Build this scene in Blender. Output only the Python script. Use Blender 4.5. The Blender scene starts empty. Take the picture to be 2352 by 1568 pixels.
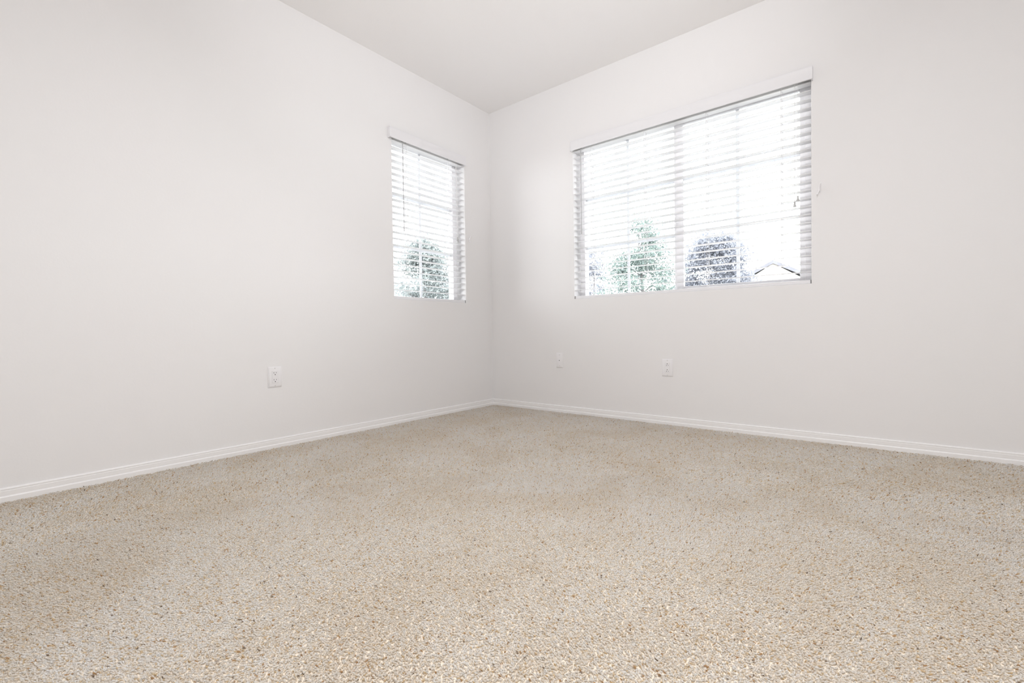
import bpy, bmesh, math, random
import numpy as np
from mathutils import Vector, Matrix

PI = math.pi
scene = bpy.context.scene
col = scene.collection

# ------------------------------------------------------------------ camera
W, HPX = 2352.0, 1568.0
F_PX = 1061.397
CAM = Vector((2.64615, -3.01690, 0.61993))
yaw, pitch, roll = -0.677976, -0.019394, -0.014549
fwd = Vector((math.sin(yaw) * math.cos(pitch), math.cos(yaw) * math.cos(pitch), math.sin(pitch)))
rt = Vector((math.cos(yaw), -math.sin(yaw), 0.0))
up = rt.cross(fwd)
r2 = math.cos(roll) * rt + math.sin(roll) * up
u2 = -math.sin(roll) * rt + math.cos(roll) * up
cd = bpy.data.cameras.new('camera')
cam = bpy.data.objects.new('camera', cd)
col.objects.link(cam)
cam.matrix_world = Matrix(((r2.x, u2.x, -fwd.x, CAM.x), (r2.y, u2.y, -fwd.y, CAM.y), (r2.z, u2.z, -fwd.z, CAM.z), (0, 0, 0, 1)))
cd.sensor_width = 36.0
cd.lens = 36.0 * F_PX / W
cd.clip_start = 0.02
cd.clip_end = 400
scene.camera = cam

# ------------------------------------------------------------------ sky and exposure
world = bpy.data.worlds.new('world')
scene.world = world
world.use_nodes = True
wn, wl = world.node_tree.nodes, world.node_tree.links
bg = wn['Background']
SKY = 9.4
tc = wn.new('ShaderNodeTexCoord')
sep = wn.new('ShaderNodeSeparateXYZ')
wl.new(tc.outputs['Generated'], sep.inputs[0])
rampw = wn.new('ShaderNodeValToRGB')
rampw.color_ramp.elements[0].position = 0.0
rampw.color_ramp.elements[0].color = (0.97, 0.98, 1.0, 1)
rampw.color_ramp.elements[1].position = 0.6
rampw.color_ramp.elements[1].color = (0.94, 0.97, 1.0, 1)
wl.new(sep.outputs['Z'], rampw.inputs['Fac'])
wl.new(rampw.outputs['Color'], bg.inputs['Color'])
bg.inputs['Strength'].default_value = SKY

vs = scene.view_settings
vs.view_transform = 'Standard'
vs.look = 'None'
vs.exposure = 0.07
vs.gamma = 1.0
vs.use_curve_mapping = False
cy = scene.cycles
cy.max_bounces = 9
cy.use_adaptive_sampling = True
cy.adaptive_threshold = 0.02
cy.adaptive_min_samples = 24
cy.diffuse_bounces = 7
cy.glossy_bounces = 4
cy.transparent_max_bounces = 16
cy.transmission_bounces = 8
cy.sample_clamp_indirect = 6.0
cy.caustics_reflective = False
cy.caustics_refractive = False


def portal(name, loc, rot, sx, sy):
    l = bpy.data.lights.new(name, 'AREA')
    l.shape = 'RECTANGLE'
    l.size, l.size_y = sx, sy
    l.energy = 1.0
    o = bpy.data.objects.new(name, l)
    o.location = loc
    o.rotation_euler = rot
    col.objects.link(o)
    l.cycles.is_portal = True
    return o


# portals only tell the sampler where the sky shines in
portal('sky_portal', (-0.17, -0.67, 1.45), (0, -PI / 2, 0), 1.17, 0.71)
portal('sky_portal', (1.58, 0.17, 1.45), (-PI / 2, 0, 0), 1.51, 1.17)

# added fill light beside the camera, turned up to bounce off the ceiling
BOUNCE_W = 166.0
BOUNCE_POS = (3.0, -3.0, 1.0)
BOUNCE_AIM = (1.55, -1.4, 2.5)
fl = bpy.data.lights.new('bounce_fill', 'SPOT')
fl.energy = BOUNCE_W
fl.color = (0.967, 0.965, 0.985)
fl.shadow_soft_size = 0.06
fl.spot_size = math.radians(70)
fl.spot_blend = 1.0
fo_ = bpy.data.objects.new('bounce_fill', fl)
fo_.location = BOUNCE_POS
fo_.rotation_euler = (Vector(BOUNCE_AIM) - Vector(BOUNCE_POS)).to_track_quat('-Z', 'Y').to_euler()
col.objects.link(fo_)

# added soft fill disk above the camera, turned down to brighten the carpet
SOFT_W = 46.0
SOFT_POS = (2.75, -2.9, 2.2)
SOFT_AIM = (2.0, -1.8, 0.0)
sb = bpy.data.lights.new('soft_fill', 'AREA')
sb.shape = 'DISK'
sb.size = 1.0
sb.energy = SOFT_W
sb.color = (0.967, 0.965, 0.985)
so_ = bpy.data.objects.new('soft_fill', sb)
so_.location = SOFT_POS
so_.rotation_euler = (Vector(SOFT_AIM) - Vector(SOFT_POS)).to_track_quat('-Z', 'Y').to_euler()
col.objects.link(so_)

# ------------------------------------------------------------------ sizes
H = 2.5
RX, RY = 3.95, -4.05            # the room's far right and back limits
WT = 0.16                       # outer wall thickness
LW = (-1.024, -0.3155, 0.866, 2.035)   # left window opening: y0, y1, z0, z1
RW = (0.826, 2.335, 0.866, 2.035)      # right window opening: x0, x1, z0, z1
FLOOR_Z = -0.008


# ------------------------------------------------------------------ materials
def mat(name, color, rough=0.6, spec=0.5, emis=None):
    m = bpy.data.materials.new(name)
    m.use_nodes = True
    b = m.node_tree.nodes['Principled BSDF']
    b.inputs['Base Color'].default_value = (*color, 1)
    b.inputs['Roughness'].default_value = rough
    b.inputs['Specular IOR Level'].default_value = spec
    return m


def add_noise_bump(m, scale, strength, dist, detail=4.0):
    n, l = m.node_tree.nodes, m.node_tree.links
    b = n['Principled BSDF']
    t = n.new('ShaderNodeTexCoord')
    x = n.new('ShaderNodeTexNoise')
    x.inputs['Scale'].default_value = scale
    x.inputs['Detail'].default_value = detail
    l.new(t.outputs['Object'], x.inputs['Vector'])
    bp = n.new('ShaderNodeBump')
    bp.inputs['Strength'].default_value = strength
    bp.inputs['Distance'].default_value = dist
    l.new(x.outputs['Fac'], bp.inputs['Height'])
    l.new(bp.outputs['Normal'], b.inputs['Normal'])
    return m


def tint_noise(m, scale, c1, c2, detail=3.0, p0=0.35, p1=0.65):
    n, l = m.node_tree.nodes, m.node_tree.links
    b = n['Principled BSDF']
    t = n.new('ShaderNodeTexCoord')
    x = n.new('ShaderNodeTexNoise')
    x.inputs['Scale'].default_value = scale
    x.inputs['Detail'].default_value = detail
    l.new(t.outputs['Object'], x.inputs['Vector'])
    r = n.new('ShaderNodeValToRGB')
    r.color_ramp.elements[0].position = p0
    r.color_ramp.elements[1].position = p1
    r.color_ramp.elements[0].color = (*c1, 1)
    r.color_ramp.elements[1].color = (*c2, 1)
    l.new(x.outputs['Fac'], r.inputs['Fac'])
    l.new(r.outputs['Color'], b.inputs['Base Color'])
    return m


M = {}
M['wall'] = add_noise_bump(tint_noise(mat('wall_paint', (0.86, 0.85, 0.845), 0.8, 0.2), 1.3, (0.775, 0.769, 0.768), (0.779, 0.769, 0.769)), 90, 0.12, 0.002)
M['ceiling'] = add_noise_bump(mat('ceiling_paint', (0.865, 0.856, 0.852), 0.85, 0.2), 110, 0.15, 0.002)
M['trim'] = add_noise_bump(mat('trim_paint', (0.82, 0.812, 0.81), 0.35, 0.5), 20, 0.02, 0.001)
M['backing'] = mat('carpet_backing', (0.80, 0.72, 0.61), 0.95, 0.1)
M['vinyl'] = add_noise_bump(mat('window_vinyl', (0.84, 0.83, 0.84), 0.35, 0.5), 30, 0.02, 0.001)
M['slat'] = add_noise_bump(mat('blind_slat', (0.82, 0.815, 0.822), 0.35, 0.5), 40, 0.03, 0.001)
M['valance'] = add_noise_bump(mat('blind_valance', (0.755, 0.75, 0.765), 0.4, 0.45), 40, 0.03, 0.001)
M['cord'] = mat('blind_cord', (0.75, 0.74, 0.74), 0.8, 0.2)
M['wand'] = mat('wand_plastic', (0.48, 0.48, 0.49), 0.25, 0.5)
M['tassel'] = mat('tassel_plastic', (0.50, 0.50, 0.50), 0.4, 0.5)
M['metal'] = mat('headrail_metal', (0.68, 0.67, 0.655), 0.4, 0.5)
M['clip'] = mat('dark_clip', (0.10, 0.10, 0.10), 0.5, 0.4)
M['plate'] = add_noise_bump(mat('plate_plastic', (0.80, 0.79, 0.80), 0.3, 0.5), 50, 0.01, 0.001)
M['recept'] = add_noise_bump(mat('receptacle_plastic', (0.79, 0.78, 0.79), 0.3, 0.5), 50, 0.01, 0.001)
M['screw'] = mat('screw_paint', (0.64, 0.63, 0.63), 0.4, 0.5)
M['slot'] = mat('slot_dark', (0.02, 0.02, 0.02), 0.7, 0.2)
M['slotg'] = mat('slot_grey', (0.16, 0.155, 0.16), 0.7, 0.2)
M['ext'] = mat('stucco', (0.60, 0.56, 0.50), 0.9, 0.2)
M['roof'] = tint_noise(mat('roof_tile', (0.17, 0.17, 0.185), 0.9, 0.2), 6, (0.155, 0.155, 0.17), (0.18, 0.18, 0.195))
M['ground'] = tint_noise(mat('ground_soil', (0.25, 0.245, 0.24), 0.95, 0.1), 0.6, (0.22, 0.22, 0.21), (0.28, 0.27, 0.265))
M['bark'] = add_noise_bump(mat('bark', (0.16, 0.15, 0.15), 0.95, 0.1), 12, 0.6, 0.03)


# pale glow of window haze mixed into the muntin vinyl as translucency
mv = mat('grid_vinyl', (0.86, 0.86, 0.87), 0.4, 0.4)
n, l = mv.node_tree.nodes, mv.node_tree.links
tg = n.new('ShaderNodeBsdfTranslucent')
tg.inputs['Color'].default_value = (0.86, 0.86, 0.88, 1)
mg_ = n.new('ShaderNodeMixShader')
mg_.inputs[0].default_value = 0.30
l.new(n['Principled BSDF'].outputs[0], mg_.inputs[1])
l.new(tg.outputs[0], mg_.inputs[2])
l.new(mg_.outputs[0], n['Material Output'].inputs['Surface'])
M['grid'] = mv


def leaf_mat(name, cols):
    m = mat(name, cols[0], 0.6, 0.3)
    n, l = m.node_tree.nodes, m.node_tree.links
    b = n['Principled BSDF']
    g = n.new('ShaderNodeNewGeometry')
    r = n.new('ShaderNodeValToRGB')
    r.color_ramp.interpolation = 'LINEAR'
    while len(r.color_ramp.elements) < len(cols):
        r.color_ramp.elements.new(0.5)
    for i, c in enumerate(cols):
        r.color_ramp.elements[i].position = i / (len(cols) - 1)
        r.color_ramp.elements[i].color = (*c, 1)
    l.new(g.outputs['Random Per Island'], r.inputs['Fac'])
    l.new(r.outputs['Color'], b.inputs['Base Color'])
    tr = n.new('ShaderNodeBsdfTranslucent')
    l.new(r.outputs['Color'], tr.inputs['Color'])
    mx = n.new('ShaderNodeMixShader')
    mx.inputs[0].default_value = 0.35
    l.new(b.outputs[0], mx.inputs[1])
    l.new(tr.outputs[0], mx.inputs[2])
    l.new(mx.outputs[0], n['Material Output'].inputs['Surface'])
    return m


M['leaf_green'] = leaf_mat('leaf_green', [(0.13, 0.155, 0.16), (0.165, 0.21, 0.19), (0.21, 0.26, 0.23)])
M['leaf_blue'] = leaf_mat('leaf_blue', [(0.18, 0.19, 0.22), (0.23, 0.24, 0.27), (0.28, 0.29, 0.32)])
M['leaf_grey'] = leaf_mat('leaf_grey', [(0.18, 0.20, 0.205), (0.23, 0.255, 0.25), (0.28, 0.31, 0.295)])

# glass: clear sheet, faint mirror sheen
mg = bpy.data.materials.new('window_glass')
mg.use_nodes = True
n, l = mg.node_tree.nodes, mg.node_tree.links
n.remove(n['Principled BSDF'])
tr = n.new('ShaderNodeBsdfTransparent')
tr.inputs['Color'].default_value = (0.97, 0.98, 0.98, 1)
gl = n.new('ShaderNodeBsdfGlossy')
gl.inputs['Roughness'].default_value = 0.02
mx = n.new('ShaderNodeMixShader')
fr = n.new('ShaderNodeFresnel')
fr.inputs['IOR'].default_value = 1.25
l.new(fr.outputs[0], mx.inputs[0])
l.new(tr.outputs[0], mx.inputs[1])
l.new(gl.outputs[0], mx.inputs[2])
l.new(mx.outputs[0], n['Material Output'].inputs['Surface'])
M['glass'] = mg

# carpet yarn: every tuft takes its own shade of the blend; pile leans give broad tracks
mc = mat('carpet_yarn', (0.9, 0.85, 0.78), 0.9, 0.05)
n, l = mc.node_tree.nodes, mc.node_tree.links
b = n['Principled BSDF']
g = n.new('ShaderNodeNewGeometry')
r = n.new('ShaderNodeValToRGB')
r.color_ramp.interpolation = 'CONSTANT'
stops = [(0.0, (0.980, 0.950, 0.905)), (0.24, (0.985, 0.978, 0.965)), (0.42, (0.970, 0.930, 0.880)), (0.64, (0.985, 0.965, 0.935)),
         (0.84, (0.945, 0.875, 0.77)), (0.935, (0.87, 0.74, 0.54)), (0.980, (0.70, 0.50, 0.30)), (0.995, (0.42, 0.34, 0.27))]
while len(r.color_ramp.elements) < len(stops):
    r.color_ramp.elements.new(0.5)
for i, (p, c) in enumerate(stops):
    r.color_ramp.elements[i].position = p
    r.color_ramp.elements[i].color = (*c, 1)
l.new(g.outputs['Random Per Island'], r.inputs['Fac'])
# broad darker, warmer patches: wear plus shading of the pile's lie, painted in
tcy = n.new('ShaderNodeTexCoord')
nzy = n.new('ShaderNodeTexNoise')
nzy.inputs['Scale'].default_value = 2.6
nzy.inputs['Detail'].default_value = 6.0
nzy.inputs['Distortion'].default_value = 0.8
l.new(tcy.outputs['Object'], nzy.inputs['Vector'])
rpy = n.new('ShaderNodeValToRGB')
rpy.color_ramp.elements[0].position = 0.40
rpy.color_ramp.elements[0].color = (0.968, 0.950, 0.922, 1)
rpy.color_ramp.elements[1].position = 0.58
rpy.color_ramp.elements[1].color = (1, 1, 1, 1)
l.new(nzy.outputs['Fac'], rpy.inputs['Fac'])
mly = n.new('ShaderNodeMix')
mly.data_type = 'RGBA'
mly.blend_type = 'MULTIPLY'
mly.inputs[0].default_value = 1.0
l.new(r.outputs['Color'], mly.inputs[6])
l.new(rpy.outputs['Color'], mly.inputs[7])
l.new(mly.outputs[2], b.inputs['Base Color'])
trn = n.new('ShaderNodeBsdfTranslucent')
l.new(mly.outputs[2], trn.inputs['Color'])
mxy = n.new('ShaderNodeMixShader')
mxy.inputs[0].default_value = 0.62
l.new(b.outputs[0], mxy.inputs[1])
l.new(trn.outputs[0], mxy.inputs[2])
l.new(mxy.outputs[0], n['Material Output'].inputs['Surface'])
M['yarn'] = mc


# ------------------------------------------------------------------ mesh helpers
class MB:
    def __init__(self):
        self.bm = bmesh.new()

    def box(self, x0, x1, y0, y1, z0, z1, bevel=0.0, seg=2):
        bm = self.bm
        vs_ = [bm.verts.new((x, y, z)) for z in (z0, z1) for y in (y0, y1) for x in (x0, x1)]
        fs = [(0, 2, 3, 1), (4, 5, 7, 6), (0, 1, 5, 4), (2, 6, 7, 3), (0, 4, 6, 2), (1, 3, 7, 5)]
        faces = [bm.faces.new([vs_[i] for i in f]) for f in fs]
        if bevel > 0:
            es = list({e for f in faces for e in f.edges})
            bmesh.ops.bevel(bm, geom=es, offset=bevel, segments=seg, profile=0.5, affect='EDGES')
        return self

    def prism_x(self, prof, x0, x1, m0=0.0, m1=0.0):
        """profile of (y, z) points swept along x; m0/m1 mitre: x shifts by m*y at either end"""
        bm = self.bm
        a = [bm.verts.new((x0 + m0 * y, y, z)) for y, z in prof]
        c = [bm.verts.new((x1 + m1 * y, y, z)) for y, z in prof]
        k = len(prof)
        for i in range(k):
            j = (i + 1) % k
            bm.faces.new((a[i], a[j], c[j], c[i]))
        bm.faces.new(a[::-1])
        bm.faces.new(c)
        return self

    def lathe(self, prof, cx=0, cy=0, cz=0, seg=16, axis='z'):
        """profile of (radius, height) points"""
        bm = self.bm
        rings = []
        for rr, h in prof:
            ring = []
            for i in range(seg):
                a = 2 * PI * i / seg
                if axis == 'z':
                    v = (cx + rr * math.cos(a), cy + rr * math.sin(a), cz + h)
                else:
                    v = (cx + rr * math.cos(a), cy + h, cz + rr * math.sin(a))
                ring.append(bm.verts.new(v))
            rings.append(ring)
        for p, q in zip(rings, rings[1:]):
            for i in range(seg):
                j = (i + 1) % seg
                bm.faces.new((p[i], p[j], q[j], q[i]))
        bm.faces.new(rings[0][::-1])
        bm.faces.new(rings[-1])
        return self

    def tube(self, pts, rad, seg=8, rad_end=None):
        bm = self.bm
        pts = [Vector(p) for p in pts]
        rings = []
        N = len(pts)
        ref = Vector((0.31, 0.95, 0.11))
        for i, p in enumerate(pts):
            t = (pts[min(i + 1, N - 1)] - pts[max(i - 1, 0)]).normalized()
            a = t.cross(ref)
            if a.length < 1e-3:
                a = t.cross(Vector((1, 0, 0)))
            a.normalize()
            c = t.cross(a)
            rr = rad if rad_end is None else rad + (rad_end - rad) * i / (N - 1)
            rings.append([bm.verts.new(p + rr * (math.cos(2 * PI * k / seg) * a + math.sin(2 * PI * k / seg) * c)) for k in range(seg)])
        for p, q in zip(rings, rings[1:]):
            for i in range(seg):
                j = (i + 1) % seg
                bm.faces.new((p[i], p[j], q[j], q[i]))
        bm.faces.new(rings[0][::-1])
        bm.faces.new(rings[-1])
        return self

    def build(self, name, material, parent=None, smooth=False):
        bmesh.ops.recalc_face_normals(self.bm, faces=self.bm.faces)
        me = bpy.data.meshes.new(name)
        self.bm.to_mesh(me)
        self.bm.free()
        me.materials.append(material)
        if smooth:
            me.polygons.foreach_set('use_smooth', [True] * len(me.polygons))
            me.set_sharp_from_angle(angle=math.radians(40))
        o = bpy.data.objects.new(name, me)
        col.objects.link(o)
        if parent is not None:
            o.parent = parent
        return o


def empty(name, loc, rz=0.0):
    o = bpy.data.objects.new(name, None)
    o.location = loc
    o.rotation_euler = (0, 0, rz)
    o.empty_display_size = 0.1
    col.objects.link(o)
    return o


def tag(o, label=None, cat=None, group=None, kind=None):
    if label:
        o['label'] = label
    if cat:
        o['category'] = cat
    if group:
        o['group'] = group
    if kind:
        o['kind'] = kind
    return o


def struct(o, label=None):
    o['kind'] = 'structure'
    if label:
        o['label'] = label
    return o


def wall_with_opening(name, u0, u1, z0, z1, opening, place, material, thick=WT):
    """wall slab with a rectangular hole; local: u along, d = depth 0 (room face) .. thick; place(u, d, z) -> world"""
    bm = bmesh.new()
    a0, a1, b0, b1 = opening
    us, zs = [u0, a0, a1, u1], [z0, b0, b1, z1]
    V = {}
    for k, d in enumerate((0.0, thick)):
        for i, u in enumerate(us):
            for j, z in enumerate(zs):
                V[k, i, j] = bm.verts.new(place(u, d, z))
    for k in (0, 1):
        for i in range(3):
            for j in range(3):
                if (i, j) != (1, 1):
                    bm.faces.new((V[k, i, j], V[k, i + 1, j], V[k, i + 1, j + 1], V[k, i, j + 1]))
    hole = [(1, 1), (2, 1), (2, 2), (1, 2)]
    for p, q in zip(hole, hole[1:] + hole[:1]):
        bm.faces.new((V[0, *p], V[0, *q], V[1, *q], V[1, *p]))
    rim = [(0, 0), (1, 0), (2, 0), (3, 0), (3, 1), (3, 2), (3, 3), (2, 3), (1, 3), (0, 3), (0, 2), (0, 1)]
    for p, q in zip(rim, rim[1:] + rim[:1]):
        bm.faces.new((V[0, *p], V[0, *q], V[1, *q], V[1, *p]))
    # softened drywall corner round the opening
    es = []
    for p, q in zip(hole, hole[1:] + hole[:1]):
        e = bm.edges.get((V[0, *p], V[0, *q]))
        es.append(e)
    bmesh.ops.bevel(bm, geom=es, offset=0.003, segments=3, profile=0.5, affect='EDGES')
    bmesh.ops.recalc_face_normals(bm, faces=bm.faces)
    me = bpy.data.meshes.new(name)
    bm.to_mesh(me)
    bm.free()
    me.materials.append(material)
    o = bpy.data.objects.new(name, me)
    col.objects.link(o)
    return struct(o)


# ------------------------------------------------------------------ room shell
ZB = -0.12
wall_with_opening('wall_left', RY - WT, WT, ZB, H + 0.1, LW, lambda u, d, z: (-d, u, z), M['wall'])
wall_with_opening('wall_right', 0.0, RX + WT, ZB, H + 0.1, RW, lambda u, d, z: (u, d, z), M['wall'])
struct(MB().box(RX, RX + WT, RY - WT, 0.0, ZB, H + 0.1).build('wall_east', M['wall']))
struct(MB().box(0.0, RX, RY - WT, RY, ZB, H + 0.1).build('wall_back', M['wall']))
struct(MB().box(0.0, RX, RY, 0.0, H, H + 0.1).build('ceiling', M['ceiling']))
struct(MB().box(0.0, RX, RY, 0.0, ZB, FLOOR_Z).build('floor', M['backing']))

# baseboard profile (y = minus the thickness, z), back to front
BP = [(0.0, -0.008), (-0.0120, -0.008), (-0.0120, 0.0140), (-0.0112, 0.0160), (-0.0092, 0.0172), (-0.0078, 0.0176),
      (-0.0074, 0.0200), (-0.0078, 0.0226), (-0.0078, 0.0370), (-0.0066, 0.0385), (-0.0066, 0.0408), (-0.0074, 0.0425),
      (-0.0070, 0.0455), (-0.0050, 0.0480), (-0.0022, 0.0492), (0.0, 0.0495)]


def baseboard(name, loc, rz, length, m0=1.0, m1=-1.0):
    o = MB().prism_x(BP, 0.0, length, -m0, -m1).build(name, M['trim'])
    o.location = loc
    o.rotation_euler = (0, 0, rz)
    return struct(o)


baseboard('baseboard_right', (0, 0, 0), 0, RX)
baseboard('baseboard_left', (0, RY, 0), PI / 2, -RY)
baseboard('baseboard_back', (RX, RY, 0), PI, RX)
baseboard('baseboard_east', (RX, 0, 0), -PI / 2, -RY)


# ------------------------------------------------------------------ windows (structure); local -y faces the room, origin at wall face, bottom centre
def window_root(name, loc, rz):
    return struct(empty(name, loc, rz))


def ring(mb, x0, x1, z0, z1, y0, y1, w, wb=None, wt=None):
    wb = w if wb is None else wb
    wt = w if wt is None else wt
    mb.box(x0, x0 + w, y0, y1, z0, z1, 0.002)
    mb.box(x1 - w, x1, y0, y1, z0, z1, 0.002)
    mb.box(x0 + w, x1 - w, y0, y1, z0, z0 + wb, 0.002)
    mb.box(x0 + w, x1 - w, y0, y1, z1 - wt, z1, 0.002)


# window 1, narrow, fixed
hw = (LW[1] - LW[0]) / 2
hh = LW[3] - LW[2]
w1 = window_root('window_1', (0, (LW[0] + LW[1]) / 2, LW[2]), PI / 2)
mb = MB()
ring(mb, -hw, hw, 0, hh, 0.100, 0.155, 0.043, 0.030)
mb.build('window_frame', M['vinyl'], w1)
mb = MB()
mb.box(-0.011, 0.011, 0.134, 0.140, 0.030, hh - 0.043, 0.001)
gh = hh - 0.073
for k in (1, 2):
    mb.box(-hw + 0.043, -0.011, 0.134, 0.140, 0.030 + gh * k / 3 - 0.011, 0.030 + gh * k / 3 + 0.011, 0.001)
    mb.box(0.011, hw - 0.043, 0.134, 0.140, 0.030 + gh * k / 3 - 0.011, 0.030 + gh * k / 3 + 0.011, 0.001)
mb.build('window_grid', M['grid'], w1)
MB().box(-hw + 0.040, hw - 0.040, 0.128, 0.131, 0.028, hh - 0.040).build('glass_pane', M['glass'], w1)

# window 2, wide slider: fixed light on the left, sliding sash on the right
hw = (RW[1] - RW[0]) / 2
w2 = window_root('window_2', ((RW[0] + RW[1]) / 2, 0, RW[2]), 0)
mb = MB()
ring(mb, -hw, hw, 0, hh, 0.100, 0.155, 0.040, 0.022)
mb.box(-0.040, -0.012, 0.128, 0.155, 0.022, hh - 0.040, 0.002)
mb.build('window_frame', M['vinyl'], w2)
mb = MB()
ring(mb, -0.020, hw - 0.018, 0.020, hh - 0.030, 0.104, 0.127, 0.048, 0.024, 0.030)
mb.build('sliding_sash', M['vinyl'], w2)
mb = MB()
mb.box(-0.030, -0.020, 0.097, 0.104, 0.45, 0.53, 0.002).box(-0.020, 0.0, 0.099, 0.104, 0.47, 0.51, 0.002)
mb.build('sash_latch', M['vinyl'], w2)
for (gx0, gx1, gz0, gz1, gy) in ((-hw + 0.040, -0.040, 0.022, hh - 0.040, 0.140), (0.028, hw - 0.066, 0.044, hh - 0.060, 0.116)):
    mb = MB()
    gc = (gx0 + gx1) / 2
    mb.box(gc - 0.010, gc + 0.010, gy - 0.003, gy + 0.003, gz0, gz1, 0.001)
    for k in (1, 2):
        zc = gz0 + (gz1 - gz0) * k / 3
        mb.box(gx0, gc - 0.010, gy - 0.003, gy + 0.003, zc - 0.010, zc + 0.010, 0.001)
        mb.box(gc + 0.010, gx1, gy - 0.003, gy + 0.003, zc - 0.010, zc + 0.010, 0.001)
    mb.build('window_grid', M['grid'], w2)
    MB().box(gx0 - 0.003, gx1 + 0.003, gy - 0.008, gy - 0.005, gz0 - 0.003, gz1 + 0.003).build('glass_pane', M['glass'], w2)


# ------------------------------------------------------------------ venetian blinds
def make_blind(name, loc, rz, half, val, ladders, wand_x, cords, label):
    """local x along the wall, -y into the room, z from the sill"""
    root = tag(empty(name, loc, rz), label, 'blind')
    x0, x1 = -half + 0.003, half - 0.003
    zt = 1.119                                     # underside of the headrail
    yc = 0.035
    # headrail: open channel with lips
    prof = [(yc - 0.027, zt + 0.040), (yc - 0.027, zt), (yc + 0.027, zt), (yc + 0.027, zt + 0.040), (yc + 0.025, zt + 0.040),
            (yc + 0.025, zt + 0.002), (yc - 0.025, zt + 0.002), (yc - 0.025, zt + 0.040)]
    hr = MB().prism_x(prof, x0, x1).build('headrail', M['metal'], root)
    for lx in ladders:
        MB().box(lx - 0.007, lx + 0.007, yc - 0.030, yc - 0.018, zt - 0.003, zt + 0.006, 0.001).build('cord_guide', M['clip'], hr)
    # valance: moulded board with two side returns
    v0, v1 = val
    zb, zv = 1.098, 1.170
    vp = [(-0.024, zb), (-0.030, zb + 0.002), (-0.031, zb + 0.008), (-0.029, zb + 0.014), (-0.029, zv - 0.014), (-0.031, zv - 0.008),
          (-0.030, zv - 0.002), (-0.024, zv)]
    mbv = MB().prism_x(vp, v0, v1)
    mbv.box(v0, v0 + 0.006, -0.024, -0.0005, zb, zv, 0.001)
    mbv.box(v1 - 0.006, v1, -0.024, -0.0005, zb, zv, 0.001)
    mbv.build('valance', M['valance'], root, smooth=True)
    # slats: shallow crowned strips, hanging level
    sp = []
    n_ = 8
    for i in range(n_ + 1):
        t = i / n_ * 2 - 1
        sp.append((yc + 0.025 * t, 0.0016 + 0.0012 * (1 - t * t)))
    for i in range(n_, -1, -1):
        t = i / n_ * 2 - 1
        sp.append((yc + 0.025 * t, -0.0012 + 0.0012 * (1 - t * t)))
    n_sl = 24
    pitch = 0.045
    proto = None
    zs = []
    for k in range(n_sl):
        z = 1.101 - pitch * k
        zs.append(z)
        if proto is None:
            proto = MB().prism_x(sp, x0, x1).build('slat', M['slat'], root, smooth=True)
            s = proto
        else:
            s = proto.copy()
            col.objects.link(s)
            s.parent = root
        s.location = (0, 0, z)
        s.rotation_euler = (math.radians(random.Random(k).uniform(-1.2, 1.2)), 0, 0)
    # bottom rail with end caps
    zr0, zr1 = 0.0004, 0.0200
    br = MB().box(x0, x1, yc - 0.026, yc + 0.026, zr0, zr1, 0.003, 3).build('bottom_rail', M['valance'], root)
    for sx in (x0, x1):
        MB().box(sx - 0.0025, sx + 0.0015, yc - 0.0265, yc + 0.0265, zr0, zr1 + 0.001, 0.001).build('end_cap', M['slotg'], br)
    for lx in ladders:
        MB().lathe([(0.0, 0), (0.005, 0), (0.005, 0.002), (0, 0.0021)], lx, yc, zr0 - 0.0003, 10).build('cord_button', M['screw'], br)
    # ladder strings: front and back verticals with a rung under each slat
    for lx in ladders:
        mbl = MB()
        for yy in (yc - 0.0268, yc + 0.0268):
            mbl.tube([(lx, yy, zr1 - 0.004), (lx, yy, 0.6), (lx, yy, zt + 0.002)], 0.0009, 6)
        for z in zs:
            mbl.tube([(lx, yc - 0.0268, z - 0.0022), (lx, yc, z - 0.0016), (lx, yc + 0.0268, z - 0.0022)], 0.0006, 4)
        mbl.tube([(lx + 0.004, yc, zr1 - 0.004), (lx + 0.004, yc, zt + 0.002)], 0.0009, 6)
        mbl.build('ladder_cord', M['cord'], root)
    # tilt wand
    mw = MB().lathe([(0.0018, 0.475), (0.0045, 0.482), (0.0045, 0.50), (0.0036, 0.51), (0.0034, 1.08), (0.0040, 1.09), (0.0022, 1.10)], wand_x, -0.006, 0, 6)
    wd = mw.build('tilt_wand', M['wand'], root)
    MB().tube([(wand_x, -0.006, 1.098), (wand_x, -0.002, 1.106), (wand_x + 0.002, 0.006, 1.112), (wand_x, 0.012, 1.124)], 0.0016, 6).build('wand_hook', M['clip'], wd)
    # lift cords with tassels
    for cx_, cz in cords:
        cdr = MB().tube([(cx_ * 1.0, -0.004, cz + 0.020), (cx_, -0.003, 0.8), (cx_, 0.006, zt + 0.004)], 0.0009, 6).build('lift_cord', M['cord'], root)
        MB().lathe([(0.0035, 0.028), (0.0052, 0.027), (0.0048, 0.020), (0.0062, 0.008), (0.0092, 0.001), (0.0088, -0.001), (0.004, -0.0015)], cx_, -0.004, cz, 14).build(
            'tassel', M['tassel'], cdr, smooth=True)
    return root


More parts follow.
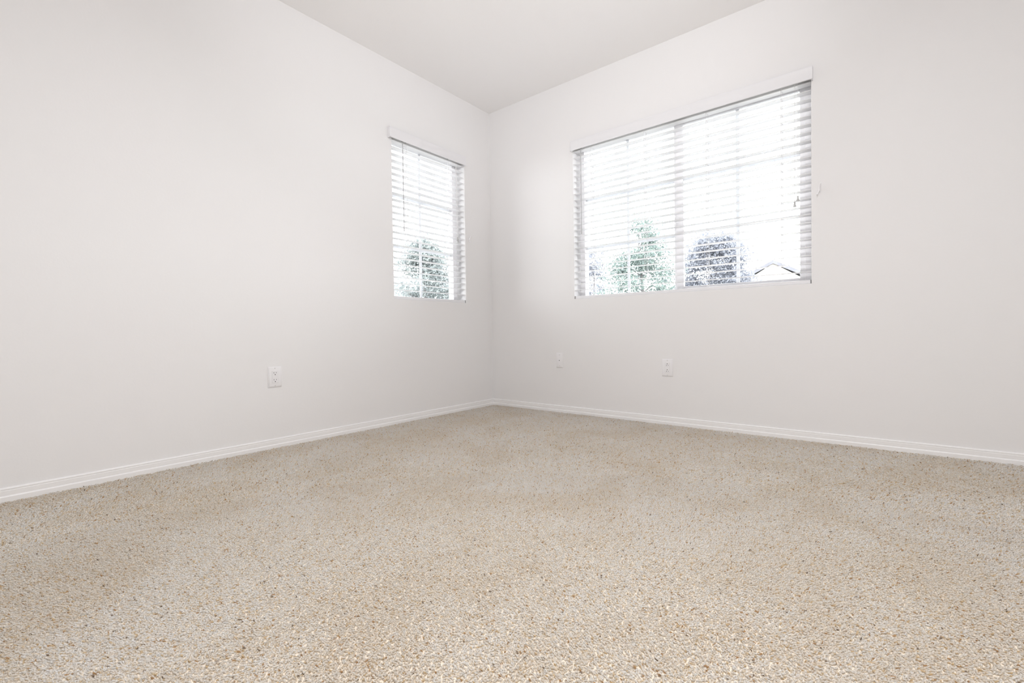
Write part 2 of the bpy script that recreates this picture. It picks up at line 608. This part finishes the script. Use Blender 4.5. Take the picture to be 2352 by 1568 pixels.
cL = (LW[0] + LW[1]) / 2
cR = (RW[0] + RW[1]) / 2
hL = (LW[1] - LW[0]) / 2
hR = (RW[1] - RW[0]) / 2
make_blind('window_blind', (0, cL, LW[2]), PI / 2, hL, (-1.057 - cL, -0.322 - cL), (-0.889 - cL, -0.480 - cL), -0.934 - cL,
           ((-0.408 - cL, 0.490), (-0.402 - cL, 0.475)), 'narrow white slatted blind on the small window left of the corner')
make_blind('window_blind', (cR, 0, RW[2]), 0, hR, (0.822 - cR, 2.344 - cR), (0.974 - cR, 1.379 - cR, 1.783 - cR, 2.190 - cR), 0.899 - cR,
           ((2.2575 - cR, 0.432), (2.2725 - cR, 0.462)), 'wide white slatted blind with two hanging tassels on the large sliding window')


# ------------------------------------------------------------------ cord cleats on the wall
def make_cleat(loc, rz, label):
    root = tag(empty('cord_cleat', loc, rz), label, 'cleat', 'cord cleats beside the windows')
    MB().box(-0.006, 0.006, -0.004, 0.0, -0.014, 0.014, 0.0015).box(-0.004, 0.004, -0.012, -0.003, -0.008, 0.008, 0.0015).build('cleat_base', M['plate'], root)
    MB().tube([(-0.008, -0.021, -0.030), (-0.006, -0.016, -0.022), (-0.002, -0.013, -0.010), (0, -0.0125, 0), (0.002, -0.013, 0.010), (0.006, -0.016, 0.022),
               (0.008, -0.021, 0.030)], 0.0032, 8).build('cleat_horn', M['plate'], root, smooth=True)
    return root


make_cleat((0, -0.274, 1.385), PI / 2, 'small white cord cleat on the wall between narrow window and corner')
make_cleat((2.372, 0, 1.369), 0, 'small white cord cleat on the wall right of the large window')


# ------------------------------------------------------------------ wall plates
def plate_mb(hwid, hhei):
    mb = MB()
    bm = mb.bm
    # pillow shaped cover: stepped outline
    for (w_, h_, y0, y1) in ((hwid, hhei, -0.0035, 0.0),):
        mb.box(-w_, w_, y0, y1, -h_, h_, 0.0012, 2)
    mb.box(-hwid + 0.004, hwid - 0.004, -0.0055, -0.003, -hhei + 0.004, hhei - 0.004, 0.0018, 3)
    return mb


def screw(parent, x, z, y=-0.0055):
    s = MB().lathe([(0.0034, 0.0004), (0.0034, -0.0006), (0.0022, -0.0012), (0.0004, -0.0013)], x, y, z, 14, 'y')
    s.box(x - 0.0028, x + 0.0028, y - 0.00145, y - 0.0012, z - 0.0004, z + 0.0004)
    return s.build('screw', M['screw'], parent, smooth=True)


def make_outlet(loc, rz, flip, label):
    root = tag(empty('wall_outlet', loc, rz), label, 'outlet', 'electrical outlets low on the walls')
    plate_mb(0.0365, 0.0572).build('wall_plate', M['plate'], root, smooth=True)
    # grey sheet as the shade of the gap round the receptacle, then its face
    mb = MB()
    mb.box(-0.0172, 0.0172, -0.0057, -0.004, -0.0342, 0.0342, 0.0004)
    mb.build('gap_shade', M['screw'], root)
    rc = MB().box(-0.0163, 0.0163, -0.0072, -0.004, -0.0333, 0.0333, 0.0010, 2).build('receptacle', M['recept'], root)
    sgn = -1 if flip else 1
    for zc in (0.0193, -0.0193):
        for sx, hh_ in ((-0.0063, 0.0042), (0.0063, 0.0034)):
            MB().box(sx - 0.0012, sx + 0.0012, -0.0074, -0.0068, zc + sgn * 0.0042 - hh_, zc + sgn * 0.0042 + hh_).build('blade_slot', M['slotg'], rc)
        MB().lathe([(0.0026, 0.0), (0.0026, -0.0006)], 0.0, -0.0068, zc - sgn * 0.0062, 12, 'y').build('ground_hole', M['slot'], rc)
    screw(root, 0, 0.0484)
    screw(root, 0, -0.0484)
    return root


make_outlet((0, -1.845, 0.392), PI / 2, False, 'white double outlet on the left wall, round holes below the slots')
make_outlet((1.533, 0, 0.373), 0, True, 'white double outlet below the large window, mounted upside down')

root = tag(empty('cable_plate', (0.690, 0, 0.400), 0), 'narrow white cable jack plate with one centre hole, near the corner', 'wall plate')
plate_mb(0.0300, 0.0572).build('wall_plate', M['plate'], root, smooth=True)
jack = MB().lathe([(0.0062, 0.001), (0.0062, -0.0030), (0.0050, -0.0036), (0.0034, -0.0036)], 0, -0.0055, 0, 6, 'y').build('cable_jack', M['recept'], root)
MB().lathe([(0.0032, 0.0), (0.0032, -0.0006)], 0, -0.0089, 0, 12, 'y').build('jack_hole', M['slot'], jack)
screw(root, 0, 0.0420)
screw(root, 0, -0.0420)

# ------------------------------------------------------------------ carpet pile
rng = np.random.default_rng(11)


def tufts(x0, x1, y0, y1, spacing, keep):
    nx, ny = int((x1 - x0) / spacing), int((y1 - y0) / spacing)
    gx, gy = np.meshgrid(np.arange(nx), np.arange(ny))
    px = x0 + (gx.ravel() + 0.5 + rng.uniform(-0.45, 0.45, nx * ny)) * (x1 - x0) / nx
    py = y0 + (gy.ravel() + 0.5 + rng.uniform(-0.45, 0.45, nx * ny)) * (y1 - y0) / ny
    k = keep(px, py)
    return px[k], py[k]


def zone(x, y):
    """0 = floor in front of the doorway, 1 = out towards the windows, 2 = behind the camera"""
    ahead = (x - 2.646) * math.sin(-0.678) + (y + 3.017) * math.cos(-0.678)
    return np.where(ahead < 0.15, 2, np.where(np.hypot(x - 2.646, y + 3.017) < 2.05, 0, 1))


XA, XB, YA, YB = 0.0125, RX - 0.0125, RY + 0.0125, -0.0125
parts = []
for zi, sp_, sc1 in ((0, 0.0040, 1.0), (1, 0.0057, 1.36), (2, 0.0085, 2.0)):
    a_, b_ = tufts(XA, XB, YA, YB, sp_, lambda x, y: zone(x, y) == zi)
    parts.append((a_, b_, np.full(len(a_), sc1)))
px = np.concatenate([p_[0] for p_ in parts])
py = np.concatenate([p_[1] for p_ in parts])
sc_ = np.concatenate([p_[2] for p_ in parts])
NT = len(px)
# lie of the pile: smooth field plus own scatter
fld = (np.sin(px * 2.1 + 1.3 * np.sin(py * 1.7)) + np.sin(py * 2.9 - 0.8 * px + 1.0) + 0.7 * np.sin((px + py) * 5.3 + 2.0 * np.sin(px * 1.9)))
az = 0.9 * fld + rng.normal(0, 1.0, NT)
lean = np.clip(1.08 + 0.13 * np.sin(px * 3.7 - py * 2.3) * np.sin(py * 3.1 + 0.5) + rng.normal(0, 0.28, NT), 0.1, 1.35)
ln = rng.uniform(0.0058, 0.0085, NT) * sc_ ** 0.6
rad_ = rng.uniform(0.0014, 0.0020, NT) * sc_
d = np.stack([np.sin(lean) * np.cos(az), np.sin(lean) * np.sin(az), np.cos(lean)], 1)
s = np.stack([-np.sin(az), np.cos(az), np.zeros(NT)], 1)
q = np.cross(d, s)
base = np.stack([px, py, np.full(NT, FLOOR_Z + 0.0005) + rng.uniform(0, 0.002, NT)], 1)
verts = np.empty((NT, 7, 3), np.float32)
ph = rng.uniform(0, 2 * PI, NT)
for j, (h_, rr) in enumerate(((0.0, 0.75), (0.62, 1.0))):
    for i in range(3):
        a = ph + 2 * PI * i / 3 + 0.5 * j
        verts[:, j * 3 + i] = base + d * (h_ * ln)[:, None] + (np.cos(a) * rad_ * rr)[:, None] * s + (np.sin(a) * rad_ * rr)[:, None] * q
verts[:, 6] = base + d * ln[:, None]
verts[:, :, 0] = np.clip(verts[:, :, 0], XA - 0.0003, XB + 0.0003)
verts[:, :, 1] = np.clip(verts[:, :, 1], YA - 0.0003, YB + 0.0003)
o7 = (np.arange(NT) * 7)[:, None]
quads = np.array([[0, 1, 4, 3], [1, 2, 5, 4], [2, 0, 3, 5]])
tris = np.array([[3, 4, 6], [4, 5, 6], [5, 3, 6]])
lv = np.concatenate([(o7 + quads.reshape(1, -1)), (o7 + tris.reshape(1, -1))], 1).ravel().astype(np.int32)   # per tuft: 12 + 9 loops
ls = ((np.arange(NT) * 21)[:, None] + np.array([0, 4, 8, 12, 15, 18])[None]).ravel().astype(np.int32)
me = bpy.data.meshes.new('carpet_pile')
me.vertices.add(NT * 7)
me.vertices.foreach_set('co', verts.ravel())
me.loops.add(len(lv))
me.loops.foreach_set('vertex_index', lv)
me.polygons.add(NT * 6)
me.polygons.foreach_set('loop_start', ls)
me.update(calc_edges=True)
me.polygons.foreach_set('use_smooth', np.ones(NT * 6, dtype=bool))
me.materials.append(M['yarn'])
carpet = bpy.data.objects.new('carpet_pile', me)
col.objects.link(carpet)
tag(carpet, 'cream and tan flecked cut pile covering the whole floor', 'carpet', kind='stuff')
del verts, lv, ls


# ------------------------------------------------------------------ outdoors
GZ = -3.0
struct(MB().box(-60, 60, -40, 80, GZ - 0.2, GZ).build('ground', M['ground']))


def tree(name, x, y, prof, n_clump, n_leaf, leaf, seed, lm, label, airy=0.0, squash=1.0):
    """prof: list of (z, radius) outline of the crown"""
    R = random.Random(seed)
    root = tag(empty(name, (x, y, GZ)), label, 'tree', 'trees seen through the blinds')
    zt = prof[-1][0] - GZ
    zb = prof[0][0] - GZ
    P = [(z - GZ, r_) for z, r_ in prof]

    def rad_at(z):
        for (za, ra), (zb_, rb) in zip(P, P[1:]):
            if za <= z <= zb_:
                return ra + (rb - ra) * (z - za) / (zb_ - za)
        return 0.1
    mt = MB()
    pts = [(0.05 * math.sin(i * 1.3 + seed), 0.05 * math.cos(i * 1.7), zt * 0.96 * i / 10) for i in range(11)]
    mt.tube(pts, 0.13, 8, 0.012)
    cl = []
    while len(cl) < n_clump:
        z = R.uniform(zb, zt)
        a = R.uniform(0, 2 * PI)
        rr = rad_at(z) * R.uniform(0.25, 1.0) ** 0.6
        if R.random() < airy * 0.4 * (1 + math.sin(3 * a + z * 2.2)):
            continue
        cl.append(Vector((rr * math.cos(a), rr * math.sin(a), z)))
    for c in cl[::3]:
        zb2 = max(0.4, c.z - 0.5 * math.hypot(c.x, c.y) - 0.15)
        i = min(9, int(zb2 / (zt * 0.96) * 10))
        st = Vector(pts[i])
        st.z = zb2
        mid = (st + c) / 2 + Vector((0, 0, 0.05))
        mt.tube([st, mid, c], 0.022, 5, 0.005)
    mt.build('trunk', M['bark'], root)
    V = np.empty((n_clump * n_leaf, 4, 3), np.float32)
    rg = np.random.default_rng(seed)
    k = 0
    for c in cl:
        cs = 0.13 + 0.13 * R.random()
        off = rg.normal(0, 1, (n_leaf, 3)) * np.array([cs, cs, cs * 0.62 * squash])
        cen = np.array(c)[None] + off
        a = rg.normal(0, 1, (n_leaf, 3))
        a /= np.linalg.norm(a, axis=1)[:, None]
        b2 = np.cross(a, rg.normal(0, 1, (n_leaf, 3)))
        b2 /= np.linalg.norm(b2, axis=1)[:, None]
        L = (leaf * rg.uniform(0.6, 1.2, n_leaf))[:, None]
        V[k:k + n_leaf, 0] = cen - a * L
        V[k:k + n_leaf, 1] = cen - b2 * L * 0.38
        V[k:k + n_leaf, 2] = cen + a * L
        V[k:k + n_leaf, 3] = cen + b2 * L * 0.38
        k += n_leaf
    me_ = bpy.data.meshes.new('foliage')
    me_.from_pydata(V.reshape(-1, 3).tolist(), [], (np.arange(k * 4).reshape(-1, 4)).tolist())
    me_.materials.append(lm)
    fo = bpy.data.objects.new('foliage', me_)
    col.objects.link(fo)
    fo.parent = root
    return root


tree('garden_tree', -2.87, 9.85, [(-1.5, 0.9), (1.0, 1.35), (2.0, 1.1), (2.7, 0.75), (3.2, 0.45), (3.8, 0.25)], 120, 230, 0.052, 5, M['leaf_green'],
     'airy green tree beyond the left half of the large window', airy=1.0)
tree('garden_tree', -5.96, 12.78, [(-1.5, 0.9), (1.6, 0.75), (3.0, 0.55), (3.75, 0.2)], 85, 220, 0.052, 7, M['leaf_blue'],
     'small narrow treetop at the left edge of the large window', airy=0.4)
tree('garden_tree', -2.05, 14.4, [(-1.0, 1.0), (1.8, 1.15), (2.8, 0.98), (3.5, 0.75), (4.05, 0.35)], 150, 260, 0.060, 3, M['leaf_blue'],
     'dense round blue grey treetop beyond the right half of the large window', airy=0.35)
tree('garden_tree', -7.25, 5.41, [(-1.5, 1.4), (1.2, 1.05), (2.0, 0.8), (2.6, 0.5), (3.15, 0.15)], 160, 260, 0.048, 9, M['leaf_grey'],
     'broad cone shaped tree beyond the narrow window', airy=0.1)


def house(x, y, rz, wx, wy, eave, ridge, label):
    root = tag(empty('neighbour_house', (x, y, GZ), rz), label, 'house')
    e, rdg = eave - GZ, ridge - GZ
    mb = MB()
    mb.prism_x([(-wy / 2, 0), (wy / 2, 0), (wy / 2, e), (0, rdg + 0.01), (-wy / 2, e)], -wx / 2, wx / 2)
    mb.build('house_wall', M['ext'], root)
    bm_ = MB()
    o_ = 0.4
    for sy in (-1, 1):
        bm_.tube([(0, 0, 0)] * 0 or [(-wx / 2 - 0.1, sy * (wy / 2 + o_), e - 0.05), (wx / 2 + 0.1, sy * (wy / 2 + o_), e - 0.05)], 0.07, 6)
    prof = [(-wy / 2 - o_, e - 0.12), (0, rdg), (wy / 2 + o_, e - 0.12), (wy / 2 + o_, e + 0.02), (0, rdg + 0.14), (-wy / 2 - o_, e + 0.02)]
    bm_.prism_x(prof, -wx / 2 - 0.1, wx / 2 + 0.1)
    bm_.build('roof', M['roof'], root)
    return root


house(-1.27, 20.9, math.radians(99), 7.0, 1.9, 2.55, 3.15, 'distant gabled roof top low in the right half of the large window')
house(-16.2, 10.2, math.radians(60), 8.0, 4.5, 2.2, 3.3, 'grey roof low behind the cone shaped tree, left edge of narrow window')
